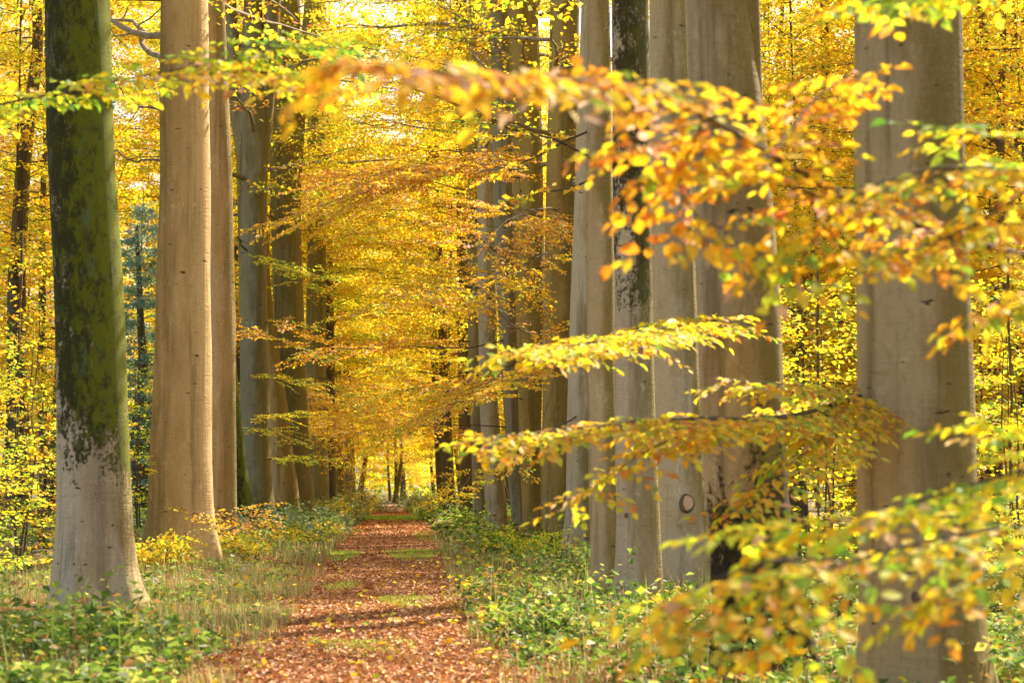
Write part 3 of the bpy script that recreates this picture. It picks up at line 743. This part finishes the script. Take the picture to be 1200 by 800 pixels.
# ------------------------------------------------------------------ background trees
def wood_tree(x, y, crownkey, rad, h, low, barkkey, label, group, lean=0.0, seed=0, scale=1.0, name='beech_tree', trunk_h=None):
    z = float(gz(x, y))
    root = bpy.data.objects.new(name, None); C.objects.link(root); root.location = (x, y, z)
    tag(root, label, 'tree', group)
    th = trunk_h or h
    zz = np.linspace(0, th, 7); r_ = np.random.default_rng(seed)
    cx = lean * zz + np.cumsum(r_.normal(0, 0.22, 7)) * (zz > 0); cy = np.cumsum(r_.normal(0, 0.08, 7)) * (zz > 0)
    rr = rad * (1 - 0.85 * (zz / th)) + 0.015; rr[0] *= 1.25
    link('trunk', trunk_mesh('wood_trunk', np.stack([cx, cy, zz], 1), rr, B[barkkey], 4, 0.15, seed, k=12), root)
    cr = add_crown(root, crownkey, (float(np.interp(low, zz, cx)), float(np.interp(low, zz, cy)), low), r_.uniform(0, 6.28), scale)
    return root

def px_x(px, d): return (px - 600) / F * d
bg = np.random.default_rng(5)
# left wood
WL = 'beeches in the wood left of the path'
WR = 'beeches in the wood right of the path'
WF = 'beeches far down the path'
spec = [
 # px, depth, crown, radius, low, bark, label
 (22, 62, 'full3', 0.36, 7.2, 'dark', 'stout dark trunk with a side limb, left of the mossy trunk under orange foliage', WL),
 (56, 70, 'full1', 0.15, 8.0, 'dark', 'thin dark trunk just left of the mossy trunk, deep in the wood', WL),
 (-20, 84, 'full0', 0.2, 3.0, 'dark', 'yellow beech at the left edge behind the stout dark trunk', WL),
 (135, 95, 'full3', 0.2, 12.0, 'dark', 'orange topped beech showing between the mossy and the tan trunks', WL),
 (275, 88, 'full0', 0.2, 3.0, 'dark', 'yellow beech showing in the gap behind the tan pair', WL),
 (200, 100, 'full2', 0.2, 2.0, 'dark', 'yellow green beech hidden mostly behind the tan pair', WL),
 (90, 105, 'full4', 0.2, 2.5, 'dark', 'bright yellow beech behind the mossy trunk', WL),
]
for i, (px, d, ck, r_, low, bk, lb, g_) in enumerate(spec):
    wood_tree(px_x(px, d), d, ck, r_, 22, low, bk, lb, g_, seed=500 + i, scale=0.9 if low > 5 else 1.0)
# conifer in the left gap
for i, (px, d, lb) in enumerate([(164, 54, 'blue green conifer in the gap between the mossy and the tan trunks'), (60, 120, 'dark conifer far behind the mossy trunk')]):
    wood_tree(px_x(px, d), d, 'conifer', 0.2, 14, 1.0, 'dark', lb, None, seed=540 + i, scale=0.42 if i == 0 else 0.62, name='conifer_tree', trunk_h=8 if i == 0 else 12)
def scatter(n, xr, yr, keys, label, group, seed, lowr=(1.0, 3.0), mind=3.2, avoid=None, rad=(0.1, 0.22), bk='dark', sc_=(0.85, 1.1), ok=None):
    r_ = np.random.default_rng(seed); pts = []
    tries = 0
    while len(pts) < n and tries < 5000:
        tries += 1
        d = r_.uniform(*yr); px = r_.uniform(*xr); x = px_x(px, d)
        if ok and not ok(x, d): continue
        if any((x - a) ** 2 + (d - b) ** 2 < mind ** 2 for a, b in pts): continue
        pts.append((x, d))
    for i, (x, d) in enumerate(pts):
        lab = label(px_of(x, d), d, i) if callable(label) else label
        wood_tree(x, d, keys[i % len(keys)], r_.uniform(*rad), r_.uniform(18, 22), r_.uniform(*lowr), bk, lab, group, lean=r_.normal(0, 0.035), seed=seed * 10 + i, scale=r_.uniform(*sc_))
def px_of(x, d): return 600 + x / d * F
offp = lambda x, d: abs(x - path_x(d)) > 5.5
scatter(6, (-60, 60), (60, 100), ['full3', 'full0', 'full2'], 'yellow and orange beech in the wood seen left of the mossy trunk', WL, 60, lowr=(2, 5), ok=offp)
scatter(4, (195, 300), (92, 120), ['full0', 'full2', 'full1'], 'yellow beech in the wood seen behind the tan pair', WL, 66, lowr=(0.8, 3), ok=offp)
scatter(16, (-120, 380), (120, 165), ['full0', 'full2', 'full4', 'full1'], 'slim yellow beech far back in the wood left of the path', WL, 61)
scatter(20, (890, 1330), (40, 78), ['full0', 'full4', 'full1', 'full3', 'full5'], 'slim yellow beech in the wood beyond the thick right trunks', WR, 62, ok=offp, lowr=(0.5, 3))
scatter(18, (620, 1380), (82, 150), ['full1', 'full0', 'full3', 'full4'], 'slim golden beech far back in the wood right of the path', WR, 63, ok=offp)
scatter(20, (330, 600), (92, 150), ['full4', 'full0', 'full2', 'full5'], 'yellow beech closing the view far down the path', WF, 64, lowr=(2.5, 5), ok=lambda x, d: abs(x - path_x(d)) > 2.6, mind=3.2)
scatter(9, (390, 530), (152, 185), ['full2', 'full1'], 'pale green yellow beech at the very end of the path', WF, 65, ok=None)
scatter(4, (215, 330), (74, 92), ['full4', 'full0', 'full5'], 'golden beech just behind the left row of trunks', WL, 67, lowr=(7, 9), ok=lambda x, d: x < path_x(d) - 4.2, mind=2.6)
scatter(4, (520, 640), (80, 100), ['full0', 'full3'], 'golden beech just behind the far right row of trunks', WR, 68, lowr=(5, 7), ok=lambda x, d: x > path_x(d) + 4.0, mind=2.6)
def far_wood():
    f = Acc(); n = 90000
    az = rng.uniform(-1.1, 1.0, n); r = rng.uniform(190, 235, n)
    h = 17 + 5 * np.sin(az * 31) + 3 * np.sin(az * 73 + 1) + 2 * np.sin(az * 151)
    z = rng.random(n) ** 0.9 * h + rng.normal(0, 1.0, n); x = np.sin(az) * r; y = np.cos(az) * r
    k = nz(x, z * 1.5, 0.9, 2.0) > 0.22; x, y, z = x[k], y[k], z[k]; n = len(x)
    D = rng.normal(0, 1, (n, 3))
    c = np.where((nz(x, z, 0.25, 5) > 0.5)[:, None], cols('yellow', n), cols('lime', n))
    leaves(f, np.stack([x, y, z], 1), D, rng.normal(0, 1, (n, 3)), rng.uniform(0.5, 1.0, n), c)
    o = link('far_woodland', f.mesh('far_woodland', M_LEAF)); tag(o, 'distant yellow woodland closing the gaps between the trunks', 'woodland', kind='stuff')
far_wood()

# shrubs and saplings --------------------------------------------------------------
def shrub(px, py, h, key, label, d=None, name='beech_sapling', cat='sapling', group=None, rot=0.0, wide=1.0):
    d = d or base_depth(px, py); x = px_x(px, d); z = float(gz(x, d))
    root = bpy.data.objects.new(name, None); C.objects.link(root); root.location = (x, d, z)
    tag(root, label, cat, group)
    a = Acc(); n = 3
    for i in range(n):
        e = np.array([rng.uniform(-.3, .3), rng.uniform(-.3, .3), h * rng.uniform(0.7, 0.95)]); tube(a, curve([0.05 * i, 0, -0.1], e, 0, 8, 0.03), np.linspace(0.022, 0.006, 8), 6)
    link('stem', a.mesh('sapling_stem', B['twig'], True), root)
    cr = add_crown(root, key, (0, 0, 0.25 * h * 0.3), rot, 1.0); s = h / 5.2; cr.scale = (s * wide, s * wide, s)
    return root
SG = 'saplings under the trees'
shrub(22, 640, 5.2, 'small0', 'bright yellow sapling with red brown stems left of the mossy trunk', d=33, rot=0.4, wide=1.1)
shrub(-25, 650, 3.4, 'small1', 'yellow green sapling at the left edge under the yellow one', d=28, rot=1.4, group=SG, wide=1.2)
shrub(50, 650, 2.6, 'small1', 'low lime green sapling touching the mossy trunk from its left', d=38, rot=2.4, group=SG, wide=1.4)
shrub(162, 640, 4.2, 'small1', 'lime sapling filling the gap between the mossy and the tan trunks', d=47, rot=2.0, group=SG, wide=1.3)
shrub(175, 640, 3.2, 'small2', 'mixed green and gold sapling behind the foot of the tan trunk', d=55, rot=3.1, group=SG, wide=1.3)
shrub(285, 615, 4.5, 'small0', 'tall yellow sapling in the slit between tan pair and grey forked trunk', d=80, rot=.1, group=SG, wide=1.2)
shrub(425, 596, 2.1, 'small0', 'sunlit yellow bush beside the far end of the path', d=100, rot=1.0, name='shrub', cat='shrub', wide=1.5)
shrub(960, 640, 4.5, 'small0', 'yellow sapling between the large brown trunk and the thickest trunk', d=30, rot=.5, group=SG, wide=1.2)
shrub(1185, 640, 4.8, 'small2', 'green and gold sapling right of the thickest trunk', d=30, rot=1.5, group=SG, wide=1.2)
shrub(940, 600, 5.2, 'small1', 'lime green sapling deeper in the gap beside the large brown trunk', d=38, rot=2.5, group=SG, wide=1.3)
shrub(1240, 600, 5.4, 'small1', 'tall lime sapling at the right edge of the wood', d=38, rot=3.3, group=SG, wide=1.2)
shrub(1150, 600, 4.4, 'small2', 'leafy sapling peeking out behind the thickest trunk on its right', d=44, rot=4.3, group=SG, wide=1.4)

# ------------------------------------------------------------------ ground and path
def ground():
    ys = np.concatenate([np.linspace(-15, 12, 28)[:-1], np.linspace(12, 75, 190)[:-1], np.linspace(75, 180, 80)[:-1], np.linspace(180, 900, 20)])
    u = np.linspace(-1, 1, 141); xs = np.sign(u) * (np.abs(u) * 22 + 300 * np.abs(u) ** 5)
    X, Y = np.meshgrid(xs, ys); Xp = X + path_x(Y) * np.clip(1 - np.abs(X) / 60, 0, 1)
    Z = gz(Xp, Y)
    v = np.stack([Xp, Y, Z], -1).reshape(-1, 3); n, m = X.shape
    i = (np.arange(n - 1)[:, None] * m + np.arange(m - 1)[None]).ravel()
    a = Acc(); a.add(v, np.concatenate([np.stack([i, i + 1, i + m + 1], 1), np.stack([i, i + m + 1, i + m], 1)]))
    o = link('ground', a.mesh('ground', ground_mat(), True)); tag(o, kind='structure')
ground()
def path():
    ys = np.linspace(-8, 150, 900); w = np.interp(ys, PY, PW); c = path_x(ys)
    el = w - 0.15 + 0.16 * np.sin(ys * 0.7) + 0.10 * np.sin(ys * 1.9) + 0.08 * np.sin(ys * 4.3 + 1) + rng.normal(0, 0.05, len(ys))
    er = w - 0.15 + 0.16 * np.sin(ys * 0.6 + 3) + 0.10 * np.sin(ys * 1.6 + 2) + 0.08 * np.sin(ys * 3.9) + rng.normal(0, 0.05, len(ys))
    cs = np.linspace(0, 1, 9)[None]; X = (c - el)[:, None] + (el + er)[:, None] * cs; Y = np.repeat(ys[:, None], 9, 1)
    Z = gz(X, Y) + 0.012; v = np.stack([X, Y, Z], -1).reshape(-1, 3); n, m = X.shape
    i = (np.arange(n - 1)[:, None] * m + np.arange(m - 1)[None]).ravel()
    a = Acc(); a.add(v, np.concatenate([np.stack([i, i + 1, i + m + 1], 1), np.stack([i, i + m + 1, i + m], 1)]))
    o = link('path', a.mesh('path', path_mat(), True)); tag(o, kind='structure')
path()

def scatter_pts(n, y0, y1, umin, umax, power=2.0):
    """denser near the camera"""
    t = rng.random(n); y = 1.0 / (1.0 / y0 + (1.0 / y1 - 1.0 / y0) * t) if power == 2 else y0 * (y1 / y0) ** t
    u = rng.uniform(umin, umax, n)
    return path_x(y) + u, y

def gauss_pts(n, y0, y1, sd):
    y = y0 * (y1 / y0) ** rng.random(n); return path_x(y) + rng.normal(0, sd, n), y

# fallen leaves
def litter():
    a = Acc()
    for n, y0, y1, u0, u1, s, pw in ((120000, 14, 60, -1.5, 1.5, 0.064, 1), (16000, 60, 110, -1.4, 1.3, 0.11, 1), (46000, 14, 45, -6, 7, 0.07, 1), (1100, 14, 40, -6, 7, 0.075, 1), (9000, 5, 14, -3, 3, 0.07, 1)):
        x, y = scatter_pts(n, y0, y1, u0, u1, pw) if u0 != -1.5 else gauss_pts(n, y0, y1, 0.95)
        z = gz(x, y) + rng.uniform(0.015, 0.05, n) + (rng.uniform(0, 0.28, n) if n == 1100 else 0)
        az = rng.uniform(0, 6.28, n); D = np.stack([np.cos(az), np.sin(az), rng.normal(0, 0.3, n)], 1)
        Nn = np.array([0, 0, 1.]) + rng.normal(0, 0.38, (n, 3))
        leaves(a, np.stack([x, y, z], 1), D, Nn, s * rng.uniform(0.7, 1.2, n), cols('litter' if n != 1100 else 'yellow', n))
    o = link('fallen_leaves', a.mesh('fallen_leaves', M_LITTER)); tag(o, 'copper and rust fallen leaves covering the path', 'fallen leaves', kind='stuff')
litter()

# bramble and herb cover: short arching stems with leaves
def herbs(name, label, cat, zones, pal, size, kind='stuff'):
    f = Acc()
    for (n, y0, y1, u0, u1, h, thr, pl) in zones:
        x, y = scatter_pts(n, y0, y1, u0, u1, 1)
        k = nz(x, y, 1.1, u0) > thr; x = x[k]; y = y[k]; m = len(x)
        if m == 0: continue
        hh = h * rng.uniform(0.25, 1.0, m) * (0.2 + 1.9 * nz(x, y, 1.3, 3.0) ** 2)
        z = gz(x, y)
        per = 9
        T = rng.uniform(0.1, 1, (m, per)); az0 = rng.uniform(0, 6.28, m)[:, None]
        L = hh[:, None] * 0.9
        px = x[:, None] + np.cos(az0) * T * L + rng.normal(0, 0.06, (m, per)); py_ = y[:, None] + np.sin(az0) * T * L + rng.normal(0, 0.06, (m, per))
        pz = z[:, None] + hh[:, None] * np.sin(np.clip(T * 2.2, 0, 2.6)) * rng.uniform(0.6, 1.1, (m, per))
        P = np.stack([px, py_, pz], -1).reshape(-1, 3); n2 = len(P)
        az = rng.uniform(0, 6.28, n2); D = np.stack([np.cos(az), np.sin(az), rng.normal(-0.1, 0.35, n2)], 1)
        Nn = np.array([0, 0, 1.]) + rng.normal(0, 0.5, (n2, 3))
        base = np.repeat(rng.choice(len(PAL[pl][0]), m, p=PAL[pl][1]), per)
        c = np.where(rng.random((n2, 1)) < 0.6, PAL[pl][0][base], PAL[pl][0][rng.choice(len(PAL[pl][0]), n2, p=PAL[pl][1])]) * rng.uniform(0.8, 1.2, (n2, 1))
        dd = np.repeat(y, per)
        leaves(f, P, D, Nn, size * rng.uniform(0.4, 1.2, n2) ** 1.3 * 1.25 * np.clip(dd / 40, 0.9, 1.5), c)
    o = link(name, f.mesh(name, M_GREEN)); tag(o, label, cat, kind=kind); return o
herbs('bramble_undergrowth', 'green bramble and herb cover along both verges', 'undergrowth', [
   (3400, 14, 20.5, -7, -1.5, 0.50, 0.40, 'herb'), (700, 20, 34, -6, -1.2, 0.3, 0.62, 'herb'), (3500, 25, 50, -9, -1.5, 0.30, 0.52, 'herb'), (3000, 46, 75, -7, -1.6, 0.55, 0.35, 'blue'),
   (3600, 14, 27, 1.2, 9, 0.42, 0.45, 'herb'), (3600, 27, 50, 1.4, 9, 0.50, 0.45, 'herb'), (700, 20, 45, 1.2, 6, 0.45, 0.6, 'lime'), (2600, 50, 95, 1.4, 8, 0.7, 0.35, 'herb'),
   (2500, 75, 110, -8, -1.3, 0.8, 0.35, 'blue'), (3000, 20, 60, -30, -9, 0.8, 0.3, 'herb'), (4500, 20, 60, 9, 30, 0.7, 0.3, 'herb'),
   (1100, 100, 150, -9, -0.9, 1.4, 0.2, 'blue'), (1100, 100, 150, 0.9, 9, 1.4, 0.2, 'blue')], 'herb', 0.09)

def grass(name, label, zones):
    f = Acc()
    for (n, y0, y1, u0, u1, h, thr, pl, w) in zones:
        x, y = scatter_pts(n, y0, y1, u0, u1, 1); k = nz(x, y, 1.3, u1) > thr; x = x[k]; y = y[k]; m = len(x)
        z = gz(x, y); hh = h * rng.uniform(0.4, 1.1, m); az = rng.uniform(0, 6.28, m); ln = rng.uniform(0.05, 0.45, m)
        dx = np.cos(az); dy = np.sin(az); b = np.stack([x, y, z - 0.01], 1)
        s = np.stack([-dy, dx, 0 * dx], 1) * w
        mid = b + np.stack([dx * ln * hh * 0.35, dy * ln * hh * 0.35, hh * 0.6], 1)
        tip = b + np.stack([dx * ln * hh * 1.1, dy * ln * hh * 1.1, hh * (1 - ln * 0.4)], 1)
        v = np.stack([b - s, b + s, mid + s * 0.7, mid - s * 0.7, tip], 1)
        t = np.array([[0, 1, 2], [0, 2, 3], [3, 2, 4]])[None] + (np.arange(m) * 5)[:, None, None]
        f.add(v.reshape(-1, 3), t.reshape(-1, 3), np.repeat(cols(pl, m)[:, None], 5, 1).reshape(-1, 3))
    o = link(name, f.mesh(name, M_GREEN)); tag(o, label, 'grass', kind='stuff'); return o
grass('dry_grass', 'straw coloured and green grass on the verges', [
   (9000, 15, 24, -5, -1.0, 0.30, 0.46, 'straw', 0.004), (17000, 22, 36, -5.5, -0.95, 0.27, 0.42, 'straw', 0.005), (500, 15, 30, -5, -1.4, 0.8, 0.3, 'straw', 0.004), (600, 15, 35, 1.2, 5, 0.8, 0.3, 'straw', 0.004), (9000, 38, 62, -5, -1.2, 0.36, 0.42, 'straw', 0.010),
   (8000, 15, 30, 1.0, 4.5, 0.26, 0.50, 'straw', 0.005), (8000, 28, 60, 1.1, 3.6, 0.34, 0.46, 'straw', 0.009),
   (8000, 14, 34, -3.4, -0.9, 0.14, 0.35, 'herb', 0.005), (8000, 14, 34, 0.9, 3.4, 0.14, 0.35, 'herb', 0.005),
   (3000, 98, 140, -6, -1.0, 0.9, 0.3, 'straw', 0.03), (3000, 98, 140, 1.0, 6, 0.9, 0.3, 'straw', 0.03)])
def path_tufts():
    f = Acc()
    for (cx, cy, rx, ry, n) in ((-0.95, 44, 0.38, 2.6, 4200), (0.55, 44.5, 0.62, 3.2, 7000), (0.4, 27, 0.35, 1.2, 1200), (-0.1, 19.5, 0.5, 0.9, 1300), (0, 88, 2.0, 3.5, 6000), (-0.6, 31, 0.3, 1.3, 900), (1.0, 60, .4, 5, 2500)):
        n = int(n * 1.7); a = rng.uniform(0, 6.28, n); r = np.sqrt(rng.random(n)) * (1 + 0.2 * np.sin(3 * a)); y = cy + np.sin(a) * r * ry; x = path_x(y) + cx + np.cos(a) * r * rx
        k = (nz(x, y, 5, 1) > 0.42); x = x[k]; y = y[k]; m = len(x)
        z = gz(x, y) + 0.01; h = rng.uniform(0.03, 0.10, m) * (2 if cy > 80 else 1); az = rng.uniform(0, 6.28, m)
        b = np.stack([x, y, z], 1); s = np.stack([-np.sin(az), np.cos(az), 0 * az], 1) * (0.006 if cy < 80 else 0.03)
        tip = b + np.stack([np.cos(az) * h * 0.5, np.sin(az) * h * 0.5, h], 1)
        f.add(np.stack([b - s, b + s, tip], 1).reshape(-1, 3), (np.arange(m * 3)).reshape(-1, 3), np.repeat((np.array([[0.36, 0.50, 0.06]]) * rng.uniform(0.7, 1.3, (m, 1)))[:, None], 3, 1).reshape(-1, 3))
    o = link('grass_patches', f.mesh('grass_patches', M_GREEN)); tag(o, 'short bright green grass patches on the path', 'grass', kind='stuff')
path_tufts()

# bramble bushes that stand out
def bush(px, py, w, h, pal, label, d=None, n=260, size=0.075, name='bramble_bush', mat=None, group='bushes on the verges'):
    d = d or base_depth(px, py); x = px_x(px, d); z = float(gz(x, d))
    root = Acc(); f = Acc()
    for i in range(n // 9):
        az = rng.uniform(0, 6.28); r = rng.uniform(0.3, 1.0) * w / 2
        p0 = np.array([rng.uniform(-.25, .25) * w, rng.uniform(-.25, .25) * w, -0.05])
        e = p0 + np.array([math.cos(az) * r, math.sin(az) * r, h * rng.uniform(0.35, 1.0)])
        bp = curve(p0, e, 0.18, 6, 0.05); tube(root, bp, np.linspace(0.008, 0.003, 6), 4)
        for j in range(1, 6):
            for _ in range(2):
                q = bp[j]; e2 = q + np.array([rng.uniform(-.25, .25), rng.uniform(-.25, .25), rng.uniform(-.12, .16)])
                twig_leaves(f, np.stack([q, (q + e2) / 2, e2]), np.array([0, 0, 1.]), 0.05, size, pal, False, 0.5, 0.1)
    o = link(name, root.mesh('bush_stems', B['twig'], True), None, (x, d, z)); tag(o, label, 'bush', group)
    link('leaves', f.mesh('bush_leaves', mat or M_GREEN), o)
bush(632, 665, 1.5, 0.75, 'lime', 'lime green bramble bush at the foot of the slim grey trunk right of the path')
bush(590, 655, 1.6, 0.6, 'green', 'green bramble bush sprawling towards the path on the right verge')
bush(680, 690, 1.2, 0.7, 'herb', 'dark green bush between the bases of the slender right trunks')
bush(560, 622, 2.2, 0.8, 'green', 'low green bush under the far trunks of the right row')
bush(505, 612, 2.2, 0.8, 'green', 'fresh green bush at the right edge of the far path')
bush(395, 612, 2.2, 0.9, 'mix', 'orange tinged bush at the foot of the far left row')
bush(345, 640, 2.4, 0.55, 'lime', 'wide green bush beside the path below the left row')
bush(275, 655, 1.8, 0.5, 'lime', 'yellow green bush in front of the slimmer tan trunk')
bush(185, 668, 1.4, 0.55, 'mix', 'small golden green bush at the foot of the thick tan trunk')
bush(450, 600, 3.0, 1.1, 'blue', 'pale blue green bush left of the narrow path end', d=104)
bush(492, 598, 3.0, 1.1, 'blue', 'pale blue green bush right of the narrow path end', d=108)
bush(640, 760, 1.0, 0.5, 'herb', 'low green bush at the right path edge nearest the camera')
bush(985, 720, 2.0, 0.7, 'herb', 'green bush on the forest floor between the two thickest trunks', d=24)
bush(1185, 700, 2.0, 0.8, 'herb', 'green bush on the forest floor right of the thickest trunk', d=24)

# ------------------------------------------------------------------ light, sky, camera
SUN_EL, SUN_AZ = R(44), R(36)    # azimuth measured from the view direction towards the right
w = bpy.data.worlds.new('World'); sc.world = w; w.use_nodes = True
nt = w.node_tree; nt.nodes.clear()
wo = nt.nodes.new('ShaderNodeOutputWorld'); bgn = nt.nodes.new('ShaderNodeBackground'); sk = nt.nodes.new('ShaderNodeTexSky')
sk.sky_type = 'NISHITA'; sk.sun_disc = False; sk.sun_elevation = SUN_EL; sk.sun_rotation = SUN_AZ
sk.air_density = 1.0; sk.dust_density = 3.0; sk.ozone_density = 1.0
bgn.inputs['Strength'].default_value = 0.13
nt.links.new(mixc(nt, 1.0, sk.outputs[0], (1.0, 0.92, 0.80), 'MULTIPLY'), bgn.inputs[0]); nt.links.new(bgn.outputs[0], wo.inputs[0])
from mathutils import Vector
sun = bpy.data.lights.new('sun', 'SUN'); sun.energy = 5.0; sun.angle = R(0.6); sun.color = (1.0, 0.91, 0.76)
so = bpy.data.objects.new('sun', sun); C.objects.link(so)
sd = Vector((math.sin(SUN_AZ) * math.cos(SUN_EL), math.cos(SUN_AZ) * math.cos(SUN_EL), math.sin(SUN_EL)))
so.rotation_euler = sd.to_track_quat('Z', 'Y').to_euler(); so.location = (30, 30, 40)

cam = bpy.data.cameras.new('camera'); co = bpy.data.objects.new('camera', cam); C.objects.link(co)
cam.sensor_width = 36; cam.lens = 72; cam.clip_end = 2000; cam.clip_start = 0.1
co.location = (0, 0, CAMZ); co.rotation_euler = (math.pi / 2 + PITCH, 0, 0)
cam.dof.use_dof = True; cam.dof.focus_distance = 42; cam.dof.aperture_fstop = 2.8
sc.camera = co
sc.view_settings.view_transform = 'Standard'; sc.view_settings.look = 'None'; sc.view_settings.gamma = 1
sc.view_settings.exposure = 1.45
cy = sc.cycles
cy.max_bounces = 7; cy.diffuse_bounces = 5; cy.glossy_bounces = 2; cy.transmission_bounces = 5; cy.transparent_max_bounces = 4
cy.sample_clamp_indirect = 6; cy.use_denoising = True; cy.caustics_reflective = False; cy.caustics_refractive = False
